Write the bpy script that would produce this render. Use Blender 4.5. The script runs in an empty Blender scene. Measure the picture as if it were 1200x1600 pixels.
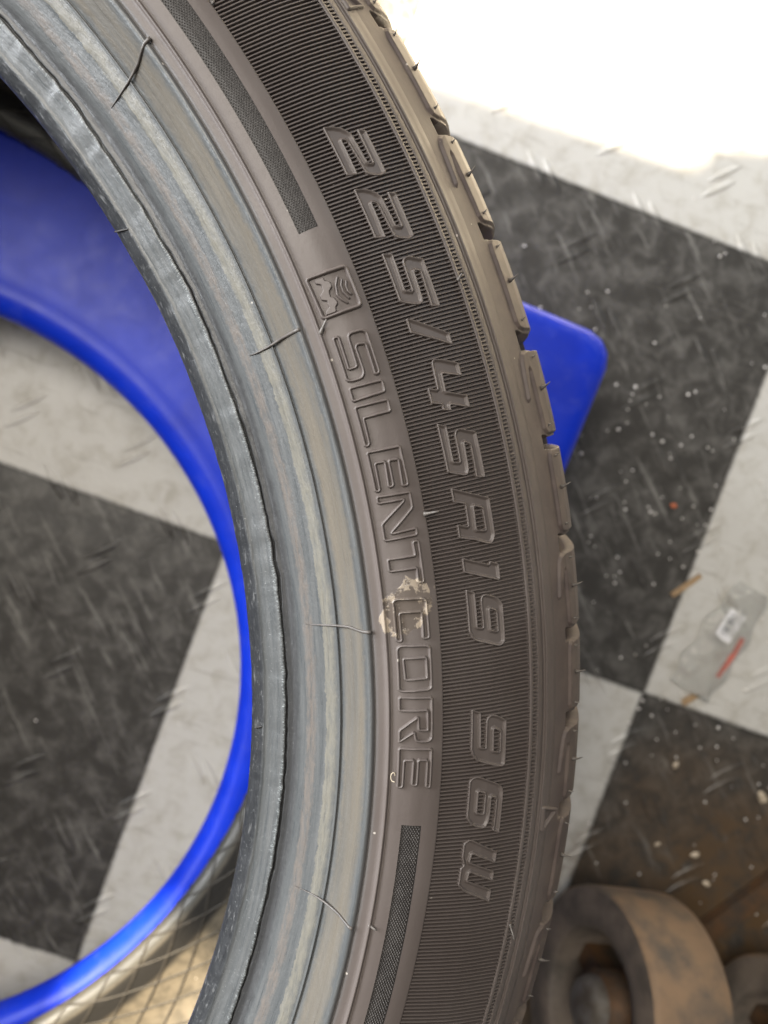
import bpy, math, random
import numpy as np
from mathutils import Matrix, Vector
random.seed(7); rng = np.random.default_rng(7)
scn = bpy.context.scene
COL = scn.collection
R = math.radians
ZT = 0.080            # top of the blue stand; the tyre's own z starts there

# ------------------------------------------------------------------ camera
cam_d = bpy.data.cameras.new('camera'); cam = bpy.data.objects.new('camera', cam_d); COL.objects.link(cam)
rot = Matrix(((0.98966672, 0.13733415, -0.04122027), (-0.13427518, 0.98849994, 0.06955609), (0.05029866, -0.06330249, 0.99672606)))
cam.matrix_world = Matrix.Translation((0.26851, 0.02872, 0.44402 + ZT)) @ rot.to_4x4()
cam_d.sensor_fit = 'VERTICAL'; cam_d.sensor_height = 36.0; cam_d.sensor_width = 27.0
cam_d.lens = 1393.23 / 1600 * 36
cam_d.clip_start = 0.01; cam_d.clip_end = 200
cam_d.dof.use_dof = True; cam_d.dof.focus_distance = 0.222; cam_d.dof.aperture_fstop = 13.5
scn.camera = cam

# ------------------------------------------------------------------ light
world = bpy.data.worlds.new('World'); scn.world = world; world.use_nodes = True
bg = world.node_tree.nodes['Background']
bg.inputs['Color'].default_value = (1.0, 0.96, 0.90, 1); bg.inputs['Strength'].default_value = 0.15

def area_lamp(name, loc, target, size, power, color):
    d = bpy.data.lights.new(name, 'AREA'); d.energy = power; d.color = color; d.shape = 'RECTANGLE'
    d.size, d.size_y = size
    o = bpy.data.objects.new(name, d); COL.objects.link(o); o.location = loc
    o.rotation_euler = (Vector(target) - Vector(loc)).to_track_quat('-Z', 'Y').to_euler()
    return o
# daylight from the open workshop door (beyond the top left) and a weaker warm one from the right
area_lamp('door_daylight', (-1.9, 1.25, 1.05), (0.25, 0.0, 0.30), (2.2, 1.7), 235, (0.93, 0.965, 1.0))
area_lamp('overhead_fill', (-0.15, 0.75, 2.2), (0.2, 0.0, 0.2), (1.1, 1.1), 46, (1.0, 0.94, 0.85))  # overhead fill, added to brighten the floor inside the opening; source unseen
area_lamp('yard_daylight', (2.2, 1.3, 1.5), (0.3, 0.0, 0.2), (1.4, 1.2), 14, (0.82, 0.91, 1.0))

def sun_spot(name, loc, target, cone, power, planes_or, color=(1.0, 0.84, 0.60)):
    """sunlight through an opening: a hard spot whose beam is cut by straight edges.
    planes_or: list of groups; each group is a list of floor lines ((x0,y0),(x1,y1)) lit on the left side."""
    d = bpy.data.lights.new(name, 'SPOT'); d.energy = power; d.color = color
    d.spot_size = R(cone); d.spot_blend = 0.03; d.shadow_soft_size = 0.012
    o = bpy.data.objects.new(name, d); COL.objects.link(o); o.location = loc
    q = (Vector(target) - Vector(loc)).to_track_quat('-Z', 'Y'); o.rotation_euler = q.to_euler()
    if planes_or:
        d.use_nodes = True; nt = d.node_tree; em = nt.nodes['Emission']
        tc = nt.nodes.new('ShaderNodeTexCoord'); L = Vector(loc); Minv = q.to_matrix().transposed()
        outs = []
        for grp in planes_or:
            acc = None
            for (a, b) in grp:
                A = Vector((a[0], a[1], 0)) - L; B = Vector((b[0], b[1], 0)) - L
                n = (A.cross(B)).normalized(); n = Minv @ n
                dp = nt.nodes.new('ShaderNodeVectorMath'); dp.operation = 'DOT_PRODUCT'
                nt.links.new(tc.outputs['Normal'], dp.inputs[0]); dp.inputs[1].default_value = n
                m = nt.nodes.new('ShaderNodeMath'); m.operation = 'MULTIPLY_ADD'; m.use_clamp = True
                nt.links.new(dp.outputs['Value'], m.inputs[0]); m.inputs[1].default_value = SGN * 900.0; m.inputs[2].default_value = 0.5
                if acc is None: acc = m
                else:
                    mm = nt.nodes.new('ShaderNodeMath'); mm.operation = 'MULTIPLY'
                    nt.links.new(acc.outputs[0], mm.inputs[0]); nt.links.new(m.outputs[0], mm.inputs[1]); acc = mm
            outs.append(acc)
        tot = outs[0]
        for x in outs[1:]:
            mm = nt.nodes.new('ShaderNodeMath'); mm.operation = 'MAXIMUM'
            nt.links.new(tot.outputs[0], mm.inputs[0]); nt.links.new(x.outputs[0], mm.inputs[1]); tot = mm
        nt.links.new(tot.outputs[0], em.inputs['Strength'])
    return o
SGN = -1.0
# floor patch at the top right; its shaded edge has one step in it
sun_spot('sun_on_floor', (-1.3, 2.9, 4.2), (0.75, 0.75, 0.0), 24, 25000,
         [[((0.3431, 0.2459), (0.4962, 0.1760)), ((0.4970, 0.1760), (0.5030, 0.1890)) ],
          [((0.4980, 0.1882), (0.5440, 0.1806)), ((0.5030, 0.1890), (0.4970, 0.1760))]])
# the sliver of sun that reaches the inside of the tyre
sun_spot('sun_in_tyre', (-1.6, 1.95, 3.05), (0.1400, -0.2300, 0.085), 1.25, 4200, None)

vs = scn.view_settings
vs.view_transform = 'Standard'; vs.look = 'None'; vs.exposure = 0.0; vs.gamma = 1.0; vs.use_curve_mapping = False

# ------------------------------------------------------------------ helpers
def tag(o, label=None, cat=None, group=None, kind=None):
    if label: o['label'] = label
    if cat: o['category'] = cat
    if group: o['group'] = group
    if kind: o['kind'] = kind
    return o
def empty(name, loc=(0, 0, 0)):
    o = bpy.data.objects.new(name, None); o.empty_display_size = 0.02; o.location = loc; COL.objects.link(o); return o
def mesh_obj(name, V, F, mat, parent=None, smooth=True):
    me = bpy.data.meshes.new(name)
    V = np.asarray(V, float); me.from_pydata(V.tolist(), [], F.tolist() if hasattr(F, 'tolist') else F)
    if smooth: me.polygons.foreach_set('use_smooth', np.ones(len(me.polygons), bool))
    me.materials.append(mat); me.update()
    o = bpy.data.objects.new(name, me); COL.objects.link(o); o.parent = parent
    return o
class MB:
    def __init__(s): s.V = []; s.F = []; s.n = 0
    def add(s, V, F):
        V = np.asarray(V, float).reshape(-1, 3); s.V.append(V)
        s.F += [[int(i) + s.n for i in f] for f in F]; s.n += len(V)
    def build(s, name, mat, parent=None, smooth=True):
        return mesh_obj(name, np.concatenate(s.V), s.F, mat, parent, smooth)
def grid_faces(nr, nc, wrap=False):
    a = np.arange(nr * nc).reshape(nr, nc)
    if wrap: a = np.concatenate([a, a[:, :1]], 1)
    return np.stack([a[:-1, :-1], a[:-1, 1:], a[1:, 1:], a[1:, :-1]], -1).reshape(-1, 4)
def tube(mb, pts, rad, n=7):
    P = [Vector(p) for p in pts]; k = len(P); V = []
    for i in range(k):
        t = (P[min(i + 1, k - 1)] - P[max(i - 1, 0)]).normalized()
        u = t.orthogonal().normalized() if i == 0 else (u - t * u.dot(t)).normalized()
        w = t.cross(u)
        for j in range(n):
            a = 2 * math.pi * j / n; V.append(P[i] + (u * math.cos(a) + w * math.sin(a)) * rad[i])
    F = [[i * n + j, i * n + (j + 1) % n, (i + 1) * n + (j + 1) % n, (i + 1) * n + j] for i in range(k - 1) for j in range(n)]
    F += [list(range(n))[::-1], list(range((k - 1) * n, k * n))]
    mb.add([tuple(v) for v in V], F)

# ------------------------------------------------------------------ materials
class NT:
    """small node-tree writer"""
    def __init__(s, name):
        s.m = bpy.data.materials.new(name); s.m.use_nodes = True; s.t = s.m.node_tree
        s.b = s.t.nodes['Principled BSDF']
    def n(s, typ, **kw):
        x = s.t.nodes.new(typ)
        for k, v in kw.items(): setattr(x, k, v)
        return x
    def link(s, a, b): s.t.links.new(a, b)
    def put(s, sock, v):
        if hasattr(v, 'is_output') or isinstance(v, bpy.types.NodeSocket): s.link(v, sock)
        else: sock.default_value = v
    def math(s, op, a, b=None, c=None, clamp=False):
        x = s.n('ShaderNodeMath', operation=op, use_clamp=clamp)
        for i, v in enumerate((a, b, c)):
            if v is not None: s.put(x.inputs[i], v)
        return x.outputs[0]
    def mix(s, f, a, b):
        x = s.n('ShaderNodeMix', data_type='RGBA')
        s.put(x.inputs['Factor'], f)
        for nm, v in (('A', a), ('B', b)):
            sk = [q for q in x.inputs if q.name == nm and q.type == 'RGBA'][0]
            s.put(sk, (*v, 1) if isinstance(v, tuple) and len(v) == 3 else v)
        return [q for q in x.outputs if q.type == 'RGBA'][0]
    def noise(s, vec, scale, detail=4, rough=0.55, dist=0.0):
        x = s.n('ShaderNodeTexNoise'); x.inputs['Scale'].default_value = scale; x.inputs['Detail'].default_value = detail
        x.inputs['Roughness'].default_value = rough; x.inputs['Distortion'].default_value = dist
        if vec is not None: s.link(vec, x.inputs['Vector'])
        return x.outputs['Fac']
    def ramp(s, v, lo, hi):
        x = s.n('ShaderNodeMapRange', interpolation_type='SMOOTHSTEP'); s.put(x.inputs['Value'], v)
        x.inputs['From Min'].default_value = lo; x.inputs['From Max'].default_value = hi
        return x.outputs['Result']
    def pos(s): return s.n('ShaderNodeNewGeometry').outputs['Position']
    def sep(s, v):
        x = s.n('ShaderNodeSeparateXYZ'); s.link(v, x.inputs[0]); return x.outputs
    def comb(s, a, b, c):
        x = s.n('ShaderNodeCombineXYZ')
        for i, v in enumerate((a, b, c)): s.put(x.inputs[i], v)
        return x.outputs[0]
    def bump(s, h, strength, dist):
        x = s.n('ShaderNodeBump'); x.inputs['Strength'].default_value = strength; x.inputs['Distance'].default_value = dist
        s.link(h, x.inputs['Height']); s.link(x.outputs[0], s.b.inputs['Normal'])

def rubber_material():
    k = NT('tyre_rubber'); p = k.pos(); X, Y, Z = k.sep(p)[0:3]
    r = k.math('MULTIPLY', k.math('SQRT', k.math('ADD', k.math('MULTIPLY', X, X), k.math('MULTIPLY', Y, Y))), 1000.0)
    th = k.math('ARCTAN2', Y, X)
    upper = k.ramp(Z, 0.20, 0.24)
    pol = k.comb(r, k.math('MULTIPLY', th, 9.0), 0.0)        # streaks run round the tyre
    pol2 = k.comb(k.math('MULTIPLY', r, 1.0), k.math('MULTIPLY', th, 45.0), 3.0)
    big = k.noise(p, 26.0, 3); fine = k.noise(p, 900.0, 3); med = k.noise(p, 160.0, 4)
    streak = k.noise(pol, 1.1, 6, 0.62); streak2 = k.noise(pol2, 1.3, 5, 0.65)
    # sidewall
    col = k.mix(k.ramp(big, 0.3, 0.75), (0.092, 0.074, 0.066), (0.114, 0.095, 0.086))
    # bead seat and rim flange: paler, polished by the mould, with dusty streaks
    rag = k.noise(p, 620.0, 4, 0.65); jr = k.math('ADD', r, k.math('ADD', k.math('MULTIPLY_ADD', med, 1.2, -0.6), k.math('MULTIPLY_ADD', rag, 1.6, -0.8)))
    bead = k.ramp(r, 272.4, 269.4)
    bcol = k.mix(k.ramp(streak, 0.2, 0.8), (0.060, 0.065, 0.068), (0.096, 0.097, 0.095))
    def band(lo0, lo1, hi1, hi0, mask): return k.math('MULTIPLY', k.math('MULTIPLY', k.ramp(jr, lo0, lo1), k.ramp(jr, hi0, hi1)), mask)
    bcol = k.mix(band(247.6, 248.5, 250.8, 252.6, 0.95), bcol, (0.040, 0.040, 0.041))
    bcol = k.mix(band(253.4, 254.2, 255.6, 256.6, k.ramp(streak2, 0.25, 0.65)), bcol, (0.125, 0.108, 0.095))
    bcol = k.mix(band(258.6, 258.9, 260.4, 262.2, k.math('MULTIPLY_ADD', k.ramp(streak2, 0.25, 0.65), 0.55, 0.35)), bcol, (0.165, 0.153, 0.125))
    bcol = k.mix(band(262.8, 264.5, 267.6, 269.2, k.math('MULTIPLY_ADD', k.ramp(k.noise(pol, 0.5, 3, 0.5), 0.15, 0.75), 0.6, 0.3)), bcol, (0.140, 0.120, 0.093))
    toe = k.ramp(r, 242.6, 241.6)
    bcol = k.mix(toe, bcol, k.mix(k.ramp(streak2, 0.55, 0.75), (0.022, 0.023, 0.025), (0.14, 0.14, 0.14)))
    sc = k.noise(k.comb(r, k.math('MULTIPLY', th, 900.0), 9.0), 1.3, 3, 0.7)
    bcol = k.mix(k.math('MULTIPLY', k.ramp(sc, 0.66, 0.74), k.ramp(r, 251.0, 247.0)), bcol, (0.42, 0.43, 0.43))
    spk = k.noise(p, 1500.0, 2); bcol = k.mix(k.math('MULTIPLY', k.ramp(spk, 0.58, 0.74), 0.10), bcol, (0.26, 0.255, 0.24))
    bcol = k.mix(k.math('MULTIPLY', k.math('MULTIPLY', k.ramp(jr, 246.9, 247.4), k.ramp(r, 248.3, 248.1)), k.math('MULTIPLY', k.ramp(sc, 0.50, 0.66), 0.8)), bcol, (0.34, 0.36, 0.36))
    col = k.mix(bead, col, bcol)
    # tread shoulder: matt, brown with road dust
    tr = k.ramp(r, 315.0, 326.0)
    col = k.mix(tr, col, k.mix(k.ramp(med, 0.35, 0.7), (0.066, 0.048, 0.042), (0.102, 0.077, 0.064)))
    # inside of the carcass
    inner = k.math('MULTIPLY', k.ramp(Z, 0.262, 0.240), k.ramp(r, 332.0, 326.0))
    dark_ring = k.math('MULTIPLY', k.ramp(r, 243.5, 246.0), k.ramp(r, 258.0, 254.0))  # darker ring between the lower bead and the liner
    col = k.mix(inner, col, k.mix(k.ramp(med, 0.3, 0.7), (0.085, 0.074, 0.057), (0.14, 0.120, 0.090)))
    col = k.mix(k.math('MULTIPLY', inner, dark_ring), col, (0.020, 0.019, 0.018))
    col = k.mix(k.math('MULTIPLY', inner, k.ramp(r, 245.5, 243.5)), col, (0.060, 0.058, 0.052))
    # dried splash of mounting paste on the band and its first letter of the second word
    dx = k.math('MULTIPLY', k.math('SUBTRACT', r, 279.6), 0.155)
    dt = k.math('MULTIPLY', k.math('ADD', th, math.radians(2.05)), 1 / math.radians(1.25))
    dt = k.math('ADD', dt, k.math('MULTIPLY', dx, -0.35))
    dd = k.math('SQRT', k.math('ADD', k.math('MULTIPLY', dx, dx), k.math('MULTIPLY', dt, dt)))
    n1 = k.noise(p, 260.0, 5, 0.6, 0.6)
    film = k.math('MULTIPLY', k.ramp(k.math('ADD', dd, k.math('MULTIPLY_ADD', n1, 1.5, -0.75)), 1.04, 0.94), k.ramp(Z, 0.300, 0.305))
    crust = k.math('MULTIPLY', film, k.ramp(k.math('ADD', k.noise(p, 330.0, 5, 0.65), k.math('MULTIPLY', k.ramp(dd, 0.45, 1.0), 0.16)), 0.58, 0.68))
    col = k.mix(k.math('MULTIPLY', film, 0.35), col, (0.13, 0.105, 0.08))
    col = k.mix(k.math('MULTIPLY', crust, 0.55), col, (0.46, 0.38, 0.29))
    # pale dust specks
    v = k.n('ShaderNodeTexVoronoi'); v.inputs['Scale'].default_value = 170.0; k.link(p, v.inputs['Vector'])
    rnd = k.sep(v.outputs['Color'])[0]
    speck = k.math('MULTIPLY', k.ramp(v.outputs['Distance'], 0.075, 0.045), k.math('GREATER_THAN', rnd, 0.86))
    col = k.mix(k.math('MULTIPLY', speck, 0.8), col, (0.55, 0.50, 0.44))
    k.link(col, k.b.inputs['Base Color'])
    ro = k.math('MULTIPLY_ADD', med, 0.16, 0.40)
    ro = k.math('ADD', ro, k.math('MULTIPLY', bead, k.math('MULTIPLY_ADD', streak, 0.40, -0.36)))
    ro = k.math('ADD', ro, k.math('MULTIPLY', tr, 0.12))
    ro = k.math('ADD', ro, k.math('MULTIPLY', film, -0.30), None, True)
    k.link(ro, k.b.inputs['Roughness']); k.b.inputs['Specular IOR Level'].default_value = 0.5
    hgt = k.math('ADD', k.math('MULTIPLY', fine, 0.5), k.math('ADD', k.math('MULTIPLY', k.math('MULTIPLY', streak2, bead), 1.6), k.math('MULTIPLY', crust, 0.6)))
    k.bump(hgt, 0.35, 0.00025)
    return k.m
def floor_material():
    k = NT('checker_vinyl'); p = k.pos(); X, Y, Z = k.sep(p)[0:3]
    a, s = -0.48711, 0.26634; ca, sa = math.cos(a), math.sin(a)
    x = k.math('SUBTRACT', X, 0.19595); y = k.math('SUBTRACT', Y, -0.01359)
    wob = k.noise(p, 240.0, 2); wv = k.math('MULTIPLY_ADD', wob, 0.006, -0.003)
    u = k.math('ADD', k.math('MULTIPLY', k.math('ADD', k.math('MULTIPLY', x, ca), k.math('MULTIPLY', y, sa)), 1 / s), wv)
    v = k.math('ADD', k.math('MULTIPLY', k.math('ADD', k.math('MULTIPLY', x, -sa), k.math('MULTIPLY', y, ca)), 1 / s), wv)
    par = k.math('FLOORED_MODULO', k.math('ADD', k.math('FLOOR', u), k.math('FLOOR', v)), 2.0)
    white = k.math('GREATER_THAN', par, 0.5)
    n1 = k.noise(p, 14.0, 5, 0.6); n2 = k.noise(p, 75.0, 5, 0.65, 0.4); n3 = k.noise(p, 420.0, 3)
    # scuffs drawn out along both tile directions
    sc1 = k.noise(k.comb(k.math('MULTIPLY', u, 3.0), k.math('MULTIPLY', v, 30.0), 0.0), 1.6, 4, 0.7, 0.5)
    sc2 = k.noise(k.comb(k.math('MULTIPLY', k.math('ADD', u, v), 26.0), k.math('MULTIPLY', k.math('SUBTRACT', u, v), 3.0), 5.0), 1.2, 4, 0.7, 0.3)
    wcol = k.mix(k.ramp(n2, 0.42, 0.80), (0.55, 0.535, 0.50), (0.40, 0.375, 0.325))
    wcol = k.mix(k.math('MULTIPLY', k.ramp(sc1, 0.56, 0.74), 0.55), wcol, (0.26, 0.235, 0.20))
    bcol = k.mix(k.ramp(n2, 0.40, 0.72), (0.046, 0.043, 0.039), (0.110, 0.104, 0.095))
    bcol = k.mix(k.math('MULTIPLY', k.ramp(sc2, 0.54, 0.76), 0.75), bcol, (0.27, 0.26, 0.24))
    bcol = k.mix(k.math('MULTIPLY', k.ramp(sc1, 0.58, 0.76), 0.5), bcol, (0.14, 0.130, 0.118))
    col = k.mix(white, bcol, wcol)
    # rusty workshop dirt round the old rollers
    dx = k.math('SUBTRACT', X, 0.46); dy = k.math('SUBTRACT', Y, -0.34)
    dd = k.math('SQRT', k.math('ADD', k.math('MULTIPLY', dx, dx), k.math('MULTIPLY', dy, dy)))
    dirt = k.ramp(k.math('ADD', dd, k.math('MULTIPLY_ADD', n1, 0.16, -0.08)), 0.20, 0.06)
    col = k.mix(k.math('MULTIPLY', dirt, k.ramp(n2, 0.25, 0.6)), col, (0.085, 0.052, 0.026))
    # dark joint between the printed squares
    eu = k.math('ABSOLUTE', k.math('SUBTRACT', k.math('FLOORED_MODULO', k.math('ADD', u, 0.5), 1.0), 0.5))
    ev = k.math('ABSOLUTE', k.math('SUBTRACT', k.math('FLOORED_MODULO', k.math('ADD', v, 0.5), 1.0), 0.5))
    e = k.math('MINIMUM', eu, ev)
    col = k.mix(k.math('MULTIPLY', k.ramp(e, 0.0075, 0.003), 0.55), col, (0.03, 0.027, 0.024))
    k.link(col, k.b.inputs['Base Color'])
    ro = k.math('MULTIPLY_ADD', n2, 0.35, 0.17); k.b.inputs['Specular IOR Level'].default_value = 0.35; k.link(ro, k.b.inputs['Roughness'])
    k.bump(k.math('ADD', n2, k.math('MULTIPLY', n3, 0.4)), 0.35, 0.0009)
    return k.m
def plain(name, c1, c2, scale, rough=(0.4, 0.6), metal=0.0, bump=0.2, bdist=0.0005):
    k = NT(name); p = k.pos(); n = k.noise(p, scale, 5, 0.6)
    k.link(k.mix(k.ramp(n, 0.35, 0.68), c1, c2), k.b.inputs['Base Color'])
    k.link(k.math('MULTIPLY_ADD', n, rough[1] - rough[0], rough[0]), k.b.inputs['Roughness'])
    k.b.inputs['Metallic'].default_value = metal
    k.bump(k.noise(p, scale * 5, 3), bump, bdist)
    return k.m
def blue_material():
    k = NT('blue_plastic'); p = k.pos()
    n = k.noise(p, 30.0, 4); f = k.noise(p, 700.0, 3); d = k.noise(p, 95.0, 5, 0.65)
    c = k.mix(k.ramp(n, 0.3, 0.7), (0.003, 0.026, 0.48), (0.005, 0.036, 0.60))
    c = k.mix(k.math('MULTIPLY', k.ramp(d, 0.50, 0.78), 0.09), c, (0.26, 0.28, 0.42))
    k.link(c, k.b.inputs['Base Color'])
    k.link(k.math('MULTIPLY_ADD', d, 0.25, 0.26), k.b.inputs['Roughness']); k.b.inputs['Specular IOR Level'].default_value = 0.3
    k.bump(f, 0.12, 0.0003)
    return k.m
M_RUB = rubber_material(); M_FLOOR = floor_material(); M_BLUE = blue_material()
M_DARK = plain('dark_rubber_pit_shade', (0.020, 0.017, 0.016), (0.030, 0.026, 0.024), 300, (0.45, 0.6))  # dark tick rubber; in the knurl pockets it is pit shade put into colour
M_TIP = plain('knurl_tip_glint', (0.080, 0.072, 0.066), (0.11, 0.10, 0.092), 300, (0.3, 0.4))  # paler copy of the rubber: glint on the pyramid tips put into colour
M_LINER = plain('liner_line_rubber', (0.030, 0.026, 0.022), (0.045, 0.040, 0.033), 120, (0.5, 0.6))
M_HAIR = plain('spew_rubber', (0.070, 0.060, 0.053), (0.105, 0.092, 0.082), 250, (0.35, 0.5))
M_STUB = plain('vent_stub_rubber', (0.105, 0.092, 0.083), (0.145, 0.130, 0.118), 250, (0.32, 0.45))
M_RUST = plain('dusty_brown_roller', (0.23, 0.150, 0.090), (0.095, 0.080, 0.066), 42, (0.6, 0.85), 0, 0.5, 0.001)
M_FACE = plain('grey_rubber_face', (0.16, 0.130, 0.105), (0.085, 0.072, 0.060), 55, (0.5, 0.7), 0, 0.4, 0.001)
M_IRON = plain('rusty_iron', (0.110, 0.055, 0.022), (0.055, 0.040, 0.028), 60, (0.5, 0.8), 0.25, 0.6, 0.001)
M_STEEL = plain('worn_steel', (0.14, 0.13, 0.12), (0.08, 0.066, 0.052), 90, (0.5, 0.7), 0.2)
M_WOOD = plain('pale_wood', (0.42, 0.29, 0.16), (0.27, 0.17, 0.09), 220, (0.6, 0.8))
M_ORANGE = plain('orange_crumb', (0.55, 0.16, 0.07), (0.40, 0.11, 0.05), 300, (0.4, 0.6))
M_CHIP = plain('white_chip', (0.58, 0.49, 0.37), (0.36, 0.29, 0.20), 200, (0.4, 0.7))
M_GRIT = plain('grit', (0.75, 0.72, 0.68), (0.50, 0.47, 0.43), 500, (0.12, 0.3))
M_RED = plain('red_print', (0.62, 0.16, 0.11), (0.52, 0.13, 0.09), 150, (0.3, 0.45))
def bag_material():
    k = NT('clear_film'); k.b.inputs['Base Color'].default_value = (0.92, 0.92, 0.90, 1)
    k.b.inputs['Roughness'].default_value = 0.10; k.b.inputs['Transmission Weight'].default_value = 0.92
    k.b.inputs['IOR'].default_value = 1.25; k.bump(k.noise(k.pos(), 160.0, 4), 0.6, 0.002); return k.m
M_BAG = bag_material()
def label_material():
    k = NT('barcode_label'); tc = k.n('ShaderNodeTexCoord').outputs['Object']; X, Y, Z = k.sep(tc)[0:3]
    n = k.noise(k.comb(k.math('MULTIPLY', X, 1.0), 0.0, 0.0), 900.0, 2)
    bars = k.math('MULTIPLY', k.math('GREATER_THAN', n, 0.5), k.math('MULTIPLY', k.math('LESS_THAN', k.math('ABSOLUTE', X), 0.0075), k.math('LESS_THAN', k.math('ABSOLUTE', k.math('SUBTRACT', Y, 0.0012)), 0.0022)))
    k.link(k.mix(bars, (0.78, 0.77, 0.78), (0.08, 0.08, 0.09)), k.b.inputs['Base Color']); k.b.inputs['Roughness'].default_value = 0.4
    return k.m
M_LABEL = label_material()

# ------------------------------------------------------------------ floor: one embossed vinyl sheet
TS, TA, TO = 0.26634, -0.48711, (0.19595, -0.01359)
def floor_xy(u, v):
    ca, sa = math.cos(TA), math.sin(TA); x, y = u * TS, v * TS
    return (TO[0] + x * ca - y * sa, TO[1] + x * sa + y * ca)
fl = mesh_obj('floor', [(-6, -6, 0), (6, -6, 0), (6, 6, 0), (-6, 6, 0)], [[0, 1, 2, 3]], M_FLOOR, smooth=False)
tag(fl, kind='structure')
def bar_mesh():
    n, m, L, W, H = 12, 6, 0.0250, 0.0050, 0.0009
    V = []; 
    for i in range(n + 1):
        t = -1 + 2 * i / n; w = max(0.02, 1 - abs(t) ** 2.2)
        for j in range(m + 1):
            q = -1 + 2 * j / m
            V.append((t * L / 2, q * w * W / 2, H * (1 - q * q) * w ** 0.6 - 0.0001))
    me = bpy.data.meshes.new('raised_bar'); me.from_pydata(V, [], grid_faces(n + 1, m + 1).tolist())
    me.polygons.foreach_set('use_smooth', np.ones(len(me.polygons), bool)); me.materials.append(M_FLOOR); me.update(); return me
BAR = bar_mesh()
stand_c = (0.01678, -0.04406)
for i in range(-7, 8):
    for j in range(-8, 8):
        for (du, dv, ang) in ((0.5, 0.0, -45), (0.0, 0.5, 45)):
            x, y = floor_xy((i + du) / 4, (j + dv) / 4)
            if not (-0.13 < x < 0.66 and -0.45 < y < 0.42): continue
            for sgn in (-1, 1):
                o = bpy.data.objects.new('raised_bar', BAR); COL.objects.link(o); o.parent = fl
                a = TA + R(ang); c, s = math.cos(a), math.sin(a)
                lx, ly = sgn * 0.0038, sgn * 0.0033
                o.location = (x + c * lx - s * ly, y + s * lx + c * ly, 0.0); o.rotation_euler = (0, 0, a)

# ------------------------------------------------------------------ blue stand with a round opening
def build_stand():
    root = empty('tyre_stand', (stand_c[0], stand_c[1], 0)); N = 360
    half, rc, rotq = 0.2935, 0.016, R(-29.5)
    ph = np.linspace(0, 2 * math.pi, N, endpoint=False)
    def sq(h, rc):
        """rounded square sampled by direction"""
        out = np.zeros((N, 2))
        for i, p in enumerate(ph):
            d = np.array([math.cos(p - rotq), math.sin(p - rotq)]); a = np.abs(d); t = h / a.max(); q = a * t
            k = h - rc
            if q.min() > k:      # in the corner: meet the arc round (k,k)
                b = a.sum() * k; t = b + math.sqrt(max(b * b - (2 * k * k - rc * rc), 0)); 
            out[i] = (t * math.cos(p), t * math.sin(p))
        return out
    circ = np.stack([np.cos(ph), np.sin(ph)], 1)
    rows = []
    def row(xy, z): rows.append(np.concatenate([xy, np.full((N, 1), z)], 1))
    f = 0.009
    row(sq(half, rc), 0.0015); row(sq(half, rc), 0.004); row(sq(half, rc), ZT - f)
    for k in range(1, 7):
        a = math.pi / 2 * k / 6; ins = f * (1 - math.cos(a)); row(sq(half - ins, rc - ins * 0.6), ZT - f + f * math.sin(a))
    row(sq(half - f - 0.004, rc), ZT)
    so, si = sq(half - 0.03, 0.03), circ * 0.2120
    for t in np.linspace(0, 1, 6): row(so * (1 - t) + si * t, ZT)
    for (r, dz) in ((0.2080, 0.0001), (0.2045, 0.0007), (0.2015, 0.0013), (0.1985, 0.0014), (0.1955, 0.0005), (0.1925, -0.0016), (0.1903, -0.0048), (0.1890, -0.0085), (0.1886, -0.0125), (0.1892, -0.0155), (0.1915, -0.0165), (0.1935, -0.0150), (0.1945, -0.0060), (0.2120, -0.0050)):
        row(circ * r, ZT + dz)
    sh = mesh_obj('top_plate', np.concatenate(rows), grid_faces(len(rows), N, True), M_BLUE, root)
    tag(root, 'blue plastic square stand with a round opening under the tyre', 'stand')
build_stand()

# ------------------------------------------------------------------ the tyre
tyre = empty('car_tyre', (0, 0, ZT))
tag(tyre, 'large dark rubber car tyre lying flat on the blue stand', 'tyre')
REF = np.array([(238.5,206),(242,209),(248,213),(251,214.8),(255.2,218.2),(262.3,223.4),(266,226.9),(269.7,231.0),(271.2,231.2),(274.1,231.65),(276,232.1),(280.5,232.4),(285,231.7),(287.4,230.95),(294,228.5),(300,226.0),(304,223.9),(308,221.6),(312,219.3),(317,214.6),(321,210.2),(325,205.5),(328,200.5),(330,195.5),(331.4,190),(333.2,181),(334.6,172),(336.5,160)])
def zref(r): return np.interp(r, REF[:, 0], REF[:, 1])
def nref(r, e=0.9):
    d = (zref(np.asarray(r) + e) - zref(np.asarray(r) - e)) / (2 * e); l = np.sqrt(1 + d * d); return -d / l, 1 / l
def on_tyre(r, th, h):
    """r mm, th rad, h mm above the reference surface -> metres in tyre space"""
    nr, nz = nref(r); rr = r + nr * h; zz = zref(r) + nz * h
    return np.stack([rr * np.cos(th), rr * np.sin(th), zz], -1) / 1000.0
RIBD = 1.15                          # depth of the ribbed band below the sidewall

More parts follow.
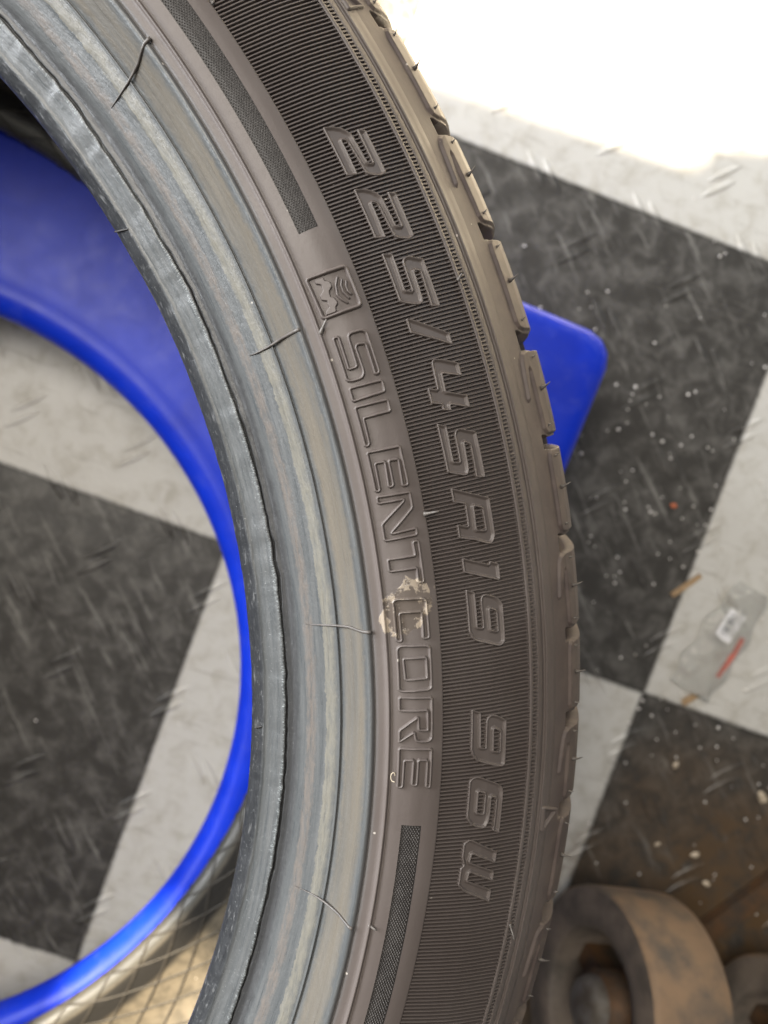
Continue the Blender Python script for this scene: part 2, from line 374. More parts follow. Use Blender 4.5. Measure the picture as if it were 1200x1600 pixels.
VIS = (-36.0, 42.0)
KN = ((278.3, 283.2, 16.87, 33.0), (278.3, 283.2, -29.0, -12.97))     # knurled bars: r0 r1 th0 th1
ths = np.unique(np.round(np.concatenate([np.arange(VIS[0], VIS[1], 0.2), np.arange(VIS[1], 360 + VIS[0], 1.5), [33.0, 16.87, -29.0, -12.97]]), 4))
ths = np.concatenate([[ths[0]], ths[1:][np.diff(ths) > 0.02]])
for q in (33.0, 16.87, -29.0, -12.97): ths[np.argmin(np.abs(ths - q))] = q
TH = np.radians(ths); NTH = len(TH)
def smooth_noise(per, amp, seed):
    g = np.random.default_rng(seed); x = np.arange(-60, 420, per); y = g.normal(0, amp, len(x)); return np.interp(ths, x, y)
jit = smooth_noise(0.5, 0.10, 1) + smooth_noise(3.0, 0.22, 2)          # the torn flash line wanders
gap = np.clip(0.08 + smooth_noise(0.5, 0.07, 3) + smooth_noise(4.0, 0.12, 4), -0.02, 0.5)
wav = smooth_noise(1.2, 0.05, 5) + smooth_noise(6.0, 0.15, 6)
def lathe_profile():
    prof = []                                       # (r, z, jitter weight, gap side)
    def a(r, z, j=0.0, g=0.0): prof.append((r, z, j, g))
    # liner from the middle up to the toe
    for q in ((327,116),(326.6,130),(325.5,145),(323,160),(318,175),(310,190),(300,202),(288,210),(275,213),(264,210.5),(256,206.5),(249,202.5),(243.5,200.5),(240.4,201.2),(239.0,202.8),(238.5,204.6)): a(*q)
    a(238.6,205.9,0.4); a(239.0,206.8,0.4); a(239.9,207.9,0.5); a(241.0,209.0,0.6); a(241.8,209.8,0.7); a(242.15,210.1,0.8); a(242.5,210.05,0.8); a(243.0,210.0,0.8)
    a(245.0,211.5,0.5); a(246.6,212.5,0.8); a(247.5,213.15,1); a(248.0,213.35,1,-0.8); a(248.12,212.6,1,-0.6); a(248.2,211.8,1,-0.4); a(248.4,211.7,1,0.4); a(248.55,212.5,1,0.7); a(248.7,213.05,1,1.0); a(249.1,213.15,1,0.8); a(249.7,213.05,0.6); a(250.4,213.3,0.3)
    a(251.1,214.0); a(252.0,215.2); a(253.2,216.5); a(255.2,218.2); a(257,219.5); a(258.3,220.35); a(258.9,220.85,0.5); a(259.5,221.4,0.4); a(260.6,222.2); a(261.75,222.95)
    a(262.0,223.05); a(262.12,223.45); a(262.3,223.55); a(262.5,223.4); a(262.58,223.1); a(262.7,223.0); a(262.85,223.15); a(264,224.5); a(265.5,226.3); a(267.2,228.4); a(268.3,229.8)
    a(268.8,230.45); a(269.2,230.95); a(269.6,231.25); a(270.05,231.3); a(270.4,231.1); a(270.62,230.75); a(270.78,230.55); a(270.92,230.65); a(271.2,231.05); a(271.8,231.2); a(272.6,231.3); a(273.45,231.42)
    a(273.58,231.6); a(273.72,232.05); a(273.95,232.38); a(274.2,232.38); a(274.43,232.02); a(274.52,231.62); a(274.7,231.6); a(275.3,231.88)
    for r in (276.0,277.2,278.3,279.5,281.0,282.2,283.2,284.2,285.2,286.2,287.0): a(r, float(zref(r)))
    a(287.25, float(zref(287.25)) - 0.02); a(287.4, float(zref(287.4)) - 0.12); a(287.45, float(zref(287.45)) - RIBD)
    for r in (290,293,296,299,302,305,308,310.5): a(r, float(zref(r)) - RIBD)
    a(311.15, float(zref(311.15)) - RIBD); a(311.2, float(zref(311.2)) + 0.05); a(311.4, float(zref(311.4)) + 0.22); a(311.9, float(zref(311.9)) + 0.22); a(312.25, float(zref(312.25)) + 0.1); a(312.35, float(zref(312.35)) - 0.95)
    a(313.7, float(zref(313.7)) - 0.95); a(313.8, float(zref(313.8)) - 0.02); a(314.1, float(zref(314.1)) + 0.05); a(314.9, float(zref(314.9)) + 0.05); a(315.35, float(zref(315.35)) - 0.1); a(315.6, float(zref(315.6)) - 1.0); a(316.2, float(zref(316.2)) - 1.1)
    a(316.5, float(zref(316.5)) - 0.15); a(316.75, float(zref(316.75)) + 0.42); a(317.1, float(zref(317.1)) + 0.36); a(317.4, float(zref(317.4)) + 0.02)
    a(318.5, float(zref(318.5))); a(320.0, float(zref(320.0)))
    a(320.6, float(zref(320.6)) - 3.0); a(322, 203); a(325, 195); a(327.5, 184); a(329.5, 170); a(331.5, 157)
    # crown with circumferential grooves, then the lower half mirrored and slightly squashed
    a(337.0, 156.5); a(339.0, 146); a(332.5, 145.5); a(332.5, 137.5); a(339.8, 137); a(340.5, 121.5); a(333.5, 121); a(333.5, 116)
    up = np.array(prof); lo = up.copy()[::-1]; lo[:, 2:] = 0
    z = lo[:, 1]; lo[:, 1] = (232.5 - z); k = np.clip((270 - lo[:, 0]) / 30, 0, 1) * (lo[:, 1] < 60); lo[:, 1] -= 10.0 * k
    lo[:, 1] = np.maximum(lo[:, 1], 0.25)
    return up, lo
UP, LO = lathe_profile()
def lathe(prof, name, mat, parent, holes=()):
    n = len(prof)
    rr = prof[:, 0][:, None] + prof[:, 2][:, None] * jit[None] + prof[:, 3][:, None] * (gap[None] - 0.15)
    zz = prof[:, 1][:, None] + (prof[:, 2] > 0)[:, None] * wav[None]
    V = np.stack([rr * np.cos(TH), rr * np.sin(TH), zz], -1).reshape(-1, 3) / 1000
    F = grid_faces(n, NTH, True)[:, ::-1]
    if holes:
        i = np.repeat(np.arange(n - 1), NTH); j = np.tile(np.arange(NTH), n - 1); keep = np.ones(len(F), bool)
        rm = (prof[i, 0] + prof[i + 1, 0]) / 2; jn = (j + 1) % NTH; tm = (ths[j] + np.where(jn == 0, ths[0] + 360, ths[jn])) / 2
        top = prof[i, 1] > 225
        for (r0, r1, t0, t1) in holes: keep &= ~((rm > r0) & (rm < r1) & (tm > t0) & (tm < t1) & top)
        F = F[keep]
    return mesh_obj(name, V, F, mat, parent)
side = lathe(UP, 'sidewall', M_RUB, tyre, KN)
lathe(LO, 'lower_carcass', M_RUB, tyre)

# knurled bars: recessed pockets full of small pyramids
for (r0, r1, t0, t1) in KN:
    mb = MB(); dep = 0.42
    rs = np.linspace(r0, r1, 4); tt = np.radians(np.linspace(t0, t1, 90)); RR, TT = np.meshgrid(rs, tt, indexing='ij')
    mb.add(on_tyre(RR.ravel(), TT.ravel(), np.full(RR.size, -dep)), grid_faces(4, 90)[:, ::-1].tolist())
    for r in (r0, r1):
        V = np.concatenate([on_tyre(np.full(90, r), tt, np.full(90, -dep)), on_tyre(np.full(90, r), tt, np.full(90, 0.0))])
        mb.add(V, grid_faces(2, 90).tolist())
    for t in (tt[0], tt[-1]):
        V = np.concatenate([on_tyre(rs, np.full(4, t), np.full(4, -dep)), on_tyre(rs, np.full(4, t), np.full(4, 0.0))]); mb.add(V, grid_faces(2, 4).tolist())
    pr, pt = 0.70, 0.84 / 280.7; nr_ = int((r1 - r0) / pr); k = 0
    th = tt[0] + pt * 0.5
    V = []; F = []
    while th < tt[-1] - pt * 0.4:
        off = 0.5 * (k % 2); q = 0
        while True:
            r = r0 + (q + 0.5 + off) * pr
            if r > r1 - 0.2: break
            a = 0.20; b = 0.36 * pt; base = len(V) * 1
            c = on_tyre(np.array([r - a, r, r + a, r, r]), np.array([th, th - b, th, th + b, th]), np.array([-dep, -dep, -dep, -dep, 0.02]))
            F += [[base, base + 1, base + 4], [base + 1, base + 2, base + 4], [base + 2, base + 3, base + 4], [base + 3, base, base + 4]]
            V += [tuple(x) for x in c]; q += 1
        th += pt * 0.62; k += 1
    mb.add(V, F)
    nb = len(mb.F) - len(F); o = mb.build('knurled_bar', M_DARK, tyre, smooth=False); tag(o, kind='stuff')
    o.data.materials.append(M_TIP); o.data.polygons.foreach_set('material_index', np.array([0] * nb + [1] * len(F), np.int32))

# ------------------------------------------------------------------ lettering (outlines in r mm, angle deg)
G = {"2a":[[[295.02,20.987],[297.26,20.869],[298.95,20.676],[300.03,20.446],[300.55,20.261],[301.04,18.824],[302.28,18.743],[302.44,20.42],[304.59,20.244],[304.67,19.598],[304.69,19.028],[304.47,18.346],[304.07,18.178],[303.31,18.092],[302.23,18.116],[300.17,18.268],[299.53,18.386],[298.82,19.984],[298.53,20.097],[297.62,20.173],[297.41,18.45],[294.81,18.576]]],
 "5a":[[[295.03,14.724],[297.38,14.553],[297.07,12.8],[298.76,12.674],[299.0,14.042],[299.3,14.166],[299.91,14.245],[300.92,14.267],[301.99,14.171],[304.45,13.956],[304.24,11.673],[302.19,11.752],[302.53,13.451],[300.99,13.565],[300.62,12.222],[300.38,12.063],[299.7,11.998],[299.06,11.991],[297.68,12.081],[295.94,12.222],[295.28,12.359],[294.95,12.506]]],
 "/":[[[294.81,11.541],[296.16,11.453],[304.32,10.379],[304.22,9.8],[295.24,10.851],[294.61,10.846]]],
 "4":[[[297.64,9.247],[298.2,9.379],[298.89,9.393],[300.22,9.316],[304.17,8.95],[304.1,8.31],[299.51,8.646],[299.22,7.8],[304.32,7.407],[304.03,6.793],[299.45,7.16],[299.34,6.874],[297.29,6.978],[297.31,7.26],[294.59,7.414],[294.73,8.171],[297.27,7.986]]],
 "5b":[[[294.62,6.446],[297.11,6.251],[296.85,4.526],[298.52,4.443],[298.62,5.679],[298.78,5.833],[299.53,5.981],[300.54,5.977],[303.96,5.653],[303.98,3.468],[301.98,3.569],[302.1,5.129],[300.69,5.3],[300.48,4.193],[300.33,3.958],[299.78,3.78],[298.98,3.764],[296.32,3.963],[295.15,4.093],[294.68,4.355]]],
 "R1":[[[294.67,3.335],[304.02,2.505],[304.03,0.721],[303.75,0.471],[303.01,0.339],[301.77,0.408],[299.6,0.592],[298.89,0.678],[294.77,0.908],[294.74,1.591],[297.61,1.378],[297.76,2.452],[294.69,2.646]],[[299.92,2.268],[302.03,2.091],[302.06,1.039],[299.72,1.151]]],
 "1":[[[294.69,-0.041],[295.57,-0.087],[301.82,-0.587],[302.02,-0.426],[304.3,-0.651],[304.18,-1.35],[303.8,-1.428],[303.29,-1.384],[294.72,-0.737]]],
 "9a":[[[294.74,-1.557],[297.14,-1.758],[297.13,-3.456],[298.62,-3.53],[298.49,-2.248],[298.77,-2.041],[299.42,-1.94],[300.44,-1.974],[302.5,-2.145],[303.49,-2.304],[304.27,-2.578],[304.41,-3.995],[304.21,-4.356],[303.52,-4.515],[302.43,-4.538],[296.48,-4.101],[295.54,-3.921],[294.98,-3.593]],[[300.7,-2.675],[302.42,-2.847],[302.47,-3.816],[300.73,-3.691]]],
 "9b":[[[294.96,-7.383],[297.28,-7.593],[297.47,-9.304],[298.77,-9.383],[298.8,-8.058],[299.14,-7.896],[299.99,-7.785],[301.49,-7.837],[303.17,-8.001],[304.09,-8.173],[304.66,-8.426],[304.72,-10.139],[304.39,-10.31],[303.66,-10.418],[302.12,-10.365],[297.93,-10.072],[296.47,-9.938],[295.42,-9.681],[295.0,-9.356]],[[300.95,-8.48],[302.78,-8.685],[302.68,-9.667],[301.0,-9.573]]],
 "6":[[[295.08,-10.925],[295.72,-10.775],[296.88,-10.727],[298.43,-10.823],[302.48,-11.183],[303.86,-11.369],[304.59,-11.639],[304.84,-13.711],[302.51,-13.552],[302.61,-11.95],[301.18,-11.828],[301.16,-12.718],[300.95,-13.057],[300.3,-13.296],[299.37,-13.353],[297.89,-13.265],[296.4,-13.125],[295.47,-12.913],[295.12,-12.69]],[[297.51,-11.488],[299.34,-11.629],[299.33,-12.625],[297.51,-12.533]]],
 "W":[[[295.07,-14.05],[295.57,-13.902],[296.35,-13.847],[297.59,-13.931],[304.74,-14.617],[304.7,-15.206],[297.5,-14.587],[297.13,-14.99],[304.77,-15.601],[304.71,-16.103],[297.45,-15.502],[297.18,-15.917],[304.72,-16.523],[304.83,-17.143],[297.15,-16.501],[296.09,-16.36],[295.3,-16.129],[295.07,-15.858],[295.19,-15.242],[295.68,-15.114],[295.35,-14.98],[295.16,-14.709]]],
 "S":[[[276.87,11.681],[277.93,11.664],[277.85,10.024],[279.88,10.023],[280.02,11.396],[280.21,11.574],[280.96,11.641],[283.36,11.628],[284.16,11.499],[284.4,11.296],[284.28,9.472],[283.41,9.434],[283.44,10.975],[281.48,11.051],[280.89,10.941],[281.0,9.748],[280.71,9.561],[279.93,9.448],[277.64,9.46],[276.91,9.552]]],
 "I":[[[276.67,9.136],[284.44,9.083],[284.3,8.546],[276.51,8.491]]],
 "L":[[[276.77,8.172],[284.41,8.125],[284.3,7.574],[277.84,7.578],[277.73,6.245],[276.52,6.211]]],
 "E1":[[[276.76,5.892],[284.41,5.837],[284.32,3.955],[283.13,3.951],[283.45,5.262],[281.12,5.289],[281.01,4.045],[279.89,4.024],[280.23,5.289],[277.86,5.304],[277.7,3.936],[276.49,3.945]]],
 "N":[[[276.7,3.66],[284.33,3.588],[284.5,3.086],[284.15,2.84],[278.48,1.811],[278.61,1.758],[284.31,1.819],[284.42,1.508],[276.64,1.464],[276.63,2.104],[277.02,2.284],[282.81,3.251],[282.69,3.315],[276.68,3.335]]],
 "T":[[[283.15,1.211],[284.49,1.194],[284.37,-0.81],[283.12,-0.785],[283.23,-0.084],[276.44,-0.079],[276.59,0.516],[283.31,0.517]]],
 "C":[[[276.29,-1.774],[276.8,-1.581],[277.66,-1.498],[283.59,-1.607],[284.46,-1.716],[284.63,-1.889],[284.42,-3.563],[283.06,-3.557],[283.18,-2.233],[278.22,-2.175],[277.78,-2.269],[277.91,-3.618],[276.3,-3.576]]],
 "O":[[[276.63,-3.998],[277.17,-3.886],[277.93,-3.845],[283.63,-3.937],[284.31,-4.018],[284.58,-4.205],[284.54,-5.851],[284.32,-6.028],[283.66,-6.117],[277.67,-6.14],[277.05,-6.082],[276.7,-5.922]],[[277.93,-4.487],[283.46,-4.513],[283.55,-5.547],[278.26,-5.565]]],
 "R2":[[[276.74,-6.439],[284.53,-6.527],[284.51,-8.337],[284.26,-8.557],[283.55,-8.69],[281.31,-8.687],[280.59,-8.598],[280.17,-8.21],[277.03,-8.702],[276.64,-8.639],[276.61,-8.132],[281.1,-7.445],[281.27,-8.11],[283.5,-8.144],[283.42,-7.135],[276.69,-7.105]]],
 "E2":[[[276.75,-9.03],[284.47,-9.086],[284.5,-10.998],[283.53,-10.975],[283.56,-9.638],[281.28,-9.608],[281.18,-10.886],[280.07,-10.867],[280.2,-9.614],[277.92,-9.63],[277.81,-11.005],[276.69,-11.035]]],
 "frame":[[[276.14,14.76],[284.54,14.697],[285.07,14.668],[285.34,14.582],[285.45,12.865],[285.28,12.775],[284.9,12.732],[276.7,12.715],[276.28,12.762],[276.09,12.822],[275.67,14.634],[275.85,14.723]]],
 "cog":[[[277.4,14.576],[279.47,14.538],[279.63,14.36],[280.53,14.257],[280.64,14.012],[279.61,13.827],[279.46,13.557],[280.17,13.47],[280.53,13.193],[279.69,13.02],[279.52,12.812],[277.05,12.823],[277.18,12.976],[278.34,13.125],[278.27,13.28],[278.43,13.445],[277.27,13.568],[277.23,13.78],[278.33,13.962],[278.47,14.262],[277.45,14.378]]],
 "arcs":[[[282.51,14.324],[281.47,13.984],[281.05,13.542],[281.69,13.261],[282.62,13.052]],[[283.28,14.153],[282.64,13.904],[282.6,13.582],[283.41,13.234]],[[284.1,14.007],[283.69,13.801],[283.7,13.537],[284.15,13.389]]],
 "tri1":[[[317.47,-13.016],[322.48,-13.416],[317.89,-14.102]]],
 "tri2":[[[319.62,26.462],[320.21,26.193],[317.75,25.88],[322.6,26.138]]],
 "h_rimA":[[[271.56,28.321],[269.27,28.268],[266.16,28.088],[262.4,28.043],[259.11,28.004],[255.11,27.987]]],
 "h_rimB":[[[270.2,12.674],[268.23,12.703],[265.14,12.705],[261.87,12.644],[258.79,12.624],[256.14,12.667]]],
 "h_rimC":[[[270.78,-3.071],[268.5,-3.032],[265.45,-2.864],[262.11,-2.867],[258.21,-2.87],[254.38,-2.871]]],
 "h_rimD":[[[270.23,-18.773],[269.22,-18.722],[266.6,-18.505],[263.19,-18.379],[259.76,-18.302],[254.83,-18.38]]],
 "h_ridA":[[[274.09,12.096]]],
 "h_ridC":[[[274.0,-18.394]]],
 "h_bandA":[[[286.79,2.389],[290.34,2.184]]],
 "h_outA":[[[310.81,12.579],[313.57,12.742]]],
 "h_outB":[[[311.85,-18.422],[315.41,-19.289]]],
 "h_bandB":[[[287.86,27.899],[288.97,28.07]]],
 "h_tickA":[[[238.65,23.095],[242.43,22.57]]],
 "h_tickB":[[[240.39,-9.684],[242.18,-9.455]]]}
def snap(p, lo, hi):
    p = np.array(p, float); r = p[:, 0]; r[np.abs(r - lo) < 0.5] = lo; r[np.abs(r - hi) < 0.5] = hi; return p
def to_xy(p, r0): return np.stack([p[:, 0], np.radians(p[:, 1]) * r0], 1)
def seg_dist(P, poly, closed=True):
    n = len(poly); best = np.full(len(P), 1e9)
    for i in range(n if closed else n - 1):
        a, b = poly[i], poly[(i + 1) % n]; ab = b - a; t = np.clip(((P - a) @ ab) / (ab @ ab + 1e-12), 0, 1)
        best = np.minimum(best, np.hypot(*(P - a - t[:, None] * ab).T))
    return best
def inside(P, polys):
    c = np.zeros(len(P), bool)
    for poly in polys:
        n = len(poly)
        for i in range(n):
            (x1, y1), (x2, y2) = poly[i], poly[(i + 1) % n]
            if y1 == y2: continue
            m = ((y1 > P[:, 1]) != (y2 > P[:, 1])) & (P[:, 0] < (x2 - x1) * (P[:, 1] - y1) / (y2 - y1) + x1); c ^= m
    return c
def sdf(P, polys):
    d = np.min([seg_dist(P, q) for q in polys], 0); return np.where(inside(P, polys), d, -d)
def round_poly(p, rad):
    """cut corners so the relief has moulded, not knife-cut, corners"""
    out = []; n = len(p)
    for i in range(n):
        a, b, c = p[i - 1], p[i], p[(i + 1) % n]
        for q in (a, c):
            v = q - b; l = np.hypot(*v); out.append(b + v * min(rad / l, 0.32) if l > 0 else b)
    return np.array(out)
def relief(name, polys, r0, hfun, mat, parent, step=0.13, pad=0.7, base=0.0, closed=True):
    allp = np.concatenate(polys); lo = allp.min(0) - pad; hi = allp.max(0) + pad
    nx, ny = [int((hi[i] - lo[i]) / step) + 2 for i in (0, 1)]
    gx = np.linspace(lo[0], hi[0], nx); gy = np.linspace(lo[1], hi[1], ny); X, Y = np.meshgrid(gx, gy, indexing='ij')
    P = np.stack([X.ravel(), Y.ravel()], 1)
    h = hfun(P); F = grid_faces(nx, ny); hh = h[F]
    F = F[hh.max(1) > base - 0.02]
    used = np.unique(F); mp = -np.ones(len(P), int); mp[used] = np.arange(len(used))
    V = on_tyre(P[used, 0], P[used, 1] / r0, h[used])
    return mesh_obj(name, V, mp[F][:, ::-1] if False else mp[F], mat, parent)
def ridge(P, polys, hw, H, closed=True):
    d = np.min([seg_dist(P, q, closed) for q in polys], 0)
    return np.where(d < hw * 1.25, H * np.clip(1 - (d / hw) ** 2, 0, 1) ** 0.75 - 0.06 * (d >= hw), -0.12)
def sstep(x, a, b):
    t = np.clip((x - a) / (b - a), 0, 1); return t * t * (3 - 2 * t)
NUMP = []                              # plates that interrupt the ribs, in (r, y) with r0 = 300
def numeral(key, polys, what):
    polys = [round_poly(to_xy(snap(p, 294.85, 304.4), 300.0), 0.22) for p in polys]
    NUMP.append(polys)
    def h(P):
        d = sdf(P, polys)
        rim = sstep(d, -0.16, 0.02); x = -RIBD - 0.05 + rim * (RIBD + 0.27)
        return np.where(d < -0.16, -2.0, x - 0.66 * sstep(d, 0.16, 0.85) * (d > 0))
    tag(relief('numeral', polys, 300.0, h, M_RUB, tyre, base=-1.2), what)
n2 = G['2a']; d2 = 3.1
numeral('2a', n2, 'moulded figure 2, first of the size marking')
numeral('2b', [[[r, t - d2] for r, t in n2[0]]], 'moulded figure 2, second of the size marking')
for key, what in (('5a', 'moulded figure 5 before the slash'), ('/', 'moulded slash'), ('4', 'moulded figure 4'), ('5b', 'moulded figure 5 before the R'), ('R1', 'moulded letter R of the size marking'), ('1', 'moulded figure 1'), ('9a', 'moulded figure 9 after the 1'), ('9b', 'moulded figure 9 of the load index'), ('6', 'moulded figure 6'), ('W', 'moulded letter W')):
    numeral(key, G[key], what)
for key, what in (('S', 'S'), ('I', 'I'), ('L', 'L'), ('E1', 'E of the first word'), ('N', 'N'), ('T', 'T'), ('C', 'C'), ('O', 'O'), ('R2', 'R of the second word'), ('E2', 'E of the second word')):
    polys = [round_poly(to_xy(snap(p, 276.65, 284.45), 280.0), 0.3) for p in G[key]]
    tag(relief('letter', polys, 280.0, lambda P, q=polys: ridge(P, q, 0.41, 0.80), M_RUB, tyre), 'raised outline letter ' + what)
fr = [round_poly(to_xy(np.array(p), 280.0), 0.25) for p in G['frame']]
emb = relief('emblem_frame', fr, 280.0, lambda P: ridge(P, fr, 0.52, 0.85), M_RUB, tyre); tag(emb, 'raised square emblem with road strip and sound waves')
cg = [round_poly(to_xy(np.array(p), 280.0), 0.12) for p in G['cog']]
relief('road_strip', cg, 280.0, lambda P: -0.1 + 0.80 * sstep(sdf(P, cg), -0.16, 0.08), M_RUB, emb, step=0.1, base=0.0)
for a_ in G['arcs']:
    p_ = [to_xy(np.array(a_), 280.0)]
    relief('sound_wave', p_, 280.0, lambda P, q=p_: ridge(P, q, 0.34, 0.75, False), M_RUB, emb, step=0.1)
tri = [to_xy(np.array(G['tri1'][0]), 320.0)]
tag(relief('wear_marker', tri, 320.0, lambda P: ridge(P, tri, 0.55, 0.8), M_RUB, tyre), 'small raised triangle on the tread shoulder')
tr2 = [[(317.9, 25.85), (322.4, 25.95), (318.0, 27.1)]]; tr2 = [to_xy(np.array(q), 320.0) for q in tr2]
tag(relief('wear_marker', tr2, 320.0, lambda P: ridge(P, tr2, 0.55, 0.8), M_RUB, tyre), 'small raised triangle on the tread shoulder')

# ------------------------------------------------------------------ fine ribs of the serrated band
def ribs():
    PIT = 0.1851; n = int(round(360 / PIT)); PIT = 360 / n
    allV = []; allF = []; base = 0
    for i in range(n):
        t = math.radians(i * PIT); deg = i * PIT if i * PIT < 180 else i * PIT - 360
        vis = VIS[0] + 4 < deg < VIS[1] - 6
        for (ra, rb, hb, ht, wt, wb, full) in ((287.42, 311.2, -RIBD, -0.03, 0.30, 0.56, True), (312.3, 313.78, -0.95, -0.05, 0.40, 0.46, False)):
            m = (100 if vis else 10) if full else 3
            r = np.linspace(ra, rb, m); y = t * 300.0
            if full and i % 1 == 0: jt = t + 0.00006 * np.sin(i * 1.7)
            else: jt = t
            cols = []
            for (w, h) in ((-wb, hb - 0.05), (-wt, ht), (wt, ht), (wb, hb - 0.05)):
                cols.append(on_tyre(r, jt + w * 0.5 / r, np.full(m, h)))
            V = np.stack(cols, 1).reshape(-1, 3); F = grid_faces(m, 4)
            if full and vis:
                rm = (r[:-1] + r[1:]) / 2; P = np.stack([rm, np.full(m - 1, math.radians(deg) * 300.0)], 1); cut = np.zeros(m - 1, bool)
                for polys in NUMP:
                    p0 = polys[0]
                    if p0[:, 1].min() - 0.6 < P[0, 1] < p0[:, 1].max() + 0.6: cut |= sdf(P, polys) > 0.02
                F = F[~np.repeat(cut, 3)]
            allV.append(V); allF.append(F + base); base += len(V)
    o = mesh_obj('serrated_band', np.concatenate(allV), np.concatenate(allF), M_RUB, tyre, smooth=False); tag(o, kind='stuff')
ribs()

# ------------------------------------------------------------------ tread blocks on the shoulder, with cross grooves between
SR = np.array([320.0] + list(np.arange(320.5, 336.5, 0.25))); SZ = zref(SR); SS = np.concatenate([[0], np.cumsum(np.hypot(np.diff(SR), np.diff(SZ)))])
def r2s(r): return np.interp(r, SR, SS)
GAPS = [25.37, 19.88, 14.67, 9.31, 4.39, -0.5, -4.95, -9.1, -13.6, -18.87, -24.2]
GW = [0.80, 0.83, 0.78, 0.93, 0.66, 0.86, 0.63, 0.70, 0.78, 1.04, 0.9]
def block_mesh(span, g0, g1, fork, fine):
    """patch from groove centre to groove centre; y runs down (towards lower angle) in mm on r = 325"""
    k = math.radians(1) * 325.0; L = span * k; y0, y1 = g0 / 2 * k, L - g1 / 2 * k; bl = y1 - y0
    S = np.concatenate([np.arange(0, 16, 0.22 if fine else 0.8), np.arange(16, SS[-1], 0.6 if fine else 1.6), [SS[-1]]])
    Yg = np.arange(0, L + 0.01, L / int(L / (0.22 if fine else 0.8)))
    A, B = np.meshgrid(S, Yg, indexing='ij'); P = np.stack([A.ravel(), B.ravel()], 1)
    far = SS[-1] + 6
    if fork:
        q = [(0.0, 327), (0.015, 325.0), (0.05, 323.6), (0.12, 322.9), (0.30, 322.4), (0.56, 321.9), (0.59, 322.15), (0.56, 322.55), (0.38, 323.7), (0.24, 324.25), (0.21, 324.6), (0.25, 325.0), (0.93, 325.2), (0.985, 325.8), (1.0, 327)]
    else:
        q = [(0.0, 327), (0.015, 325.9), (0.06, 325.2), (0.14, 324.9), (0.90, 324.9), (0.97, 325.4), (1.0, 327)]
    poly = np.array([(r2s(r), y0 + t * bl) for t, r in q] + [(far, y1), (far, y0)])
    d = sdf(P, [poly]); h = 0.85 * sstep(d, -0.35, 0.45)
    gs = r2s(324.2)
    skew = 0.9 * sstep(P[:, 0], gs + 1, gs + 5)        # the groove bends as it runs over the shoulder
    for (ya, yb) in ((-99, y0), (y1, L + 99)):
        a = np.minimum.reduce([P[:, 0] - gs - 0.25 * np.abs(P[:, 1] - (y0 if ya < 0 else y1)) * 0, P[:, 1] - ya - (skew if ya > 0 else 0), yb - P[:, 1] + (0.6 * skew if ya < 0 else 0)])
        h = h - (5.2 + h) * sstep(a, -0.10, 0.28)
    r = np.interp(P[:, 0], SS, SR); th = -P[:, 1] / 325.0
    V = on_tyre(r, th, h + 0.004); F = grid_faces(len(S), len(Yg))
    me = bpy.data.meshes.new('tread_block'); me.from_pydata(V.tolist(), [], F.tolist())
    me.polygons.foreach_set('use_smooth', np.ones(len(me.polygons), bool)); me.materials.append(M_RUB); me.update()
    return me, (y0, y1)
def hair(name, pts, rad, parent, mat=M_HAIR, n=7):
    mb = MB(); tube(mb, pts, rad, n); return mb.build(name, mat, parent)
def block_hairs(blk, y0, y1, k):
    for (f, r, l, w) in ((0.10, 326.7, 1.5, 0.34), (0.47, 326.9, 3.0, 0.50), (0.90, 326.7, 1.5, 0.34)):
        th = -(y0 + f * (y1 - y0)) / 325.0; g = np.random.default_rng(int(k * 10 + f * 100))
        b = on_tyre(np.array([r]), np.array([th]), np.array([0.7]))[0]; nr, nz = nref(r)
        nrm = np.array([float(nr) * math.cos(th), float(nr) * math.sin(th), float(nz)]); tg = np.array([-math.sin(th), math.cos(th), 0]); up = np.array([0, 0, 1.0])
        lean = tg * g.uniform(0.3, 0.8) + up * 0.2
        pts = [b + (nrm * s + lean * s * s * 0.5) * l / 1000 for s in (0, 0.3, 0.6, 1.0)]
        hair('vent_hair', pts, [w / 1000 * q for q in (1.5, 0.9, 0.5, 0.14)], blk)
    return
start = GAPS[0]
for i in range(len(GAPS) - 1):
    me, yy = block_mesh(GAPS[i] - GAPS[i + 1], GW[i], GW[i + 1], i % 2 == 1, True)
    o = bpy.data.objects.new('tread_block', me); COL.objects.link(o); o.parent = tyre; o.rotation_euler = (0, 0, R(GAPS[i])); block_hairs(o, *yy, i)
rest = (360 - (GAPS[0] - GAPS[-1])) / 62
mA, yA = block_mesh(rest, 0.8, 0.8, False, True); mB, yB = block_mesh(rest, 0.8, 0.8, True, True)
for i in range(62):
    o = bpy.data.objects.new('tread_block', (mA, mB)[i % 2]); COL.objects.link(o); o.parent = tyre; o.rotation_euler = (0, 0, R(GAPS[-1] - i * rest))
    if i in (0, 61): block_hairs(o, *(yA, yB)[i % 2], 40 + i)

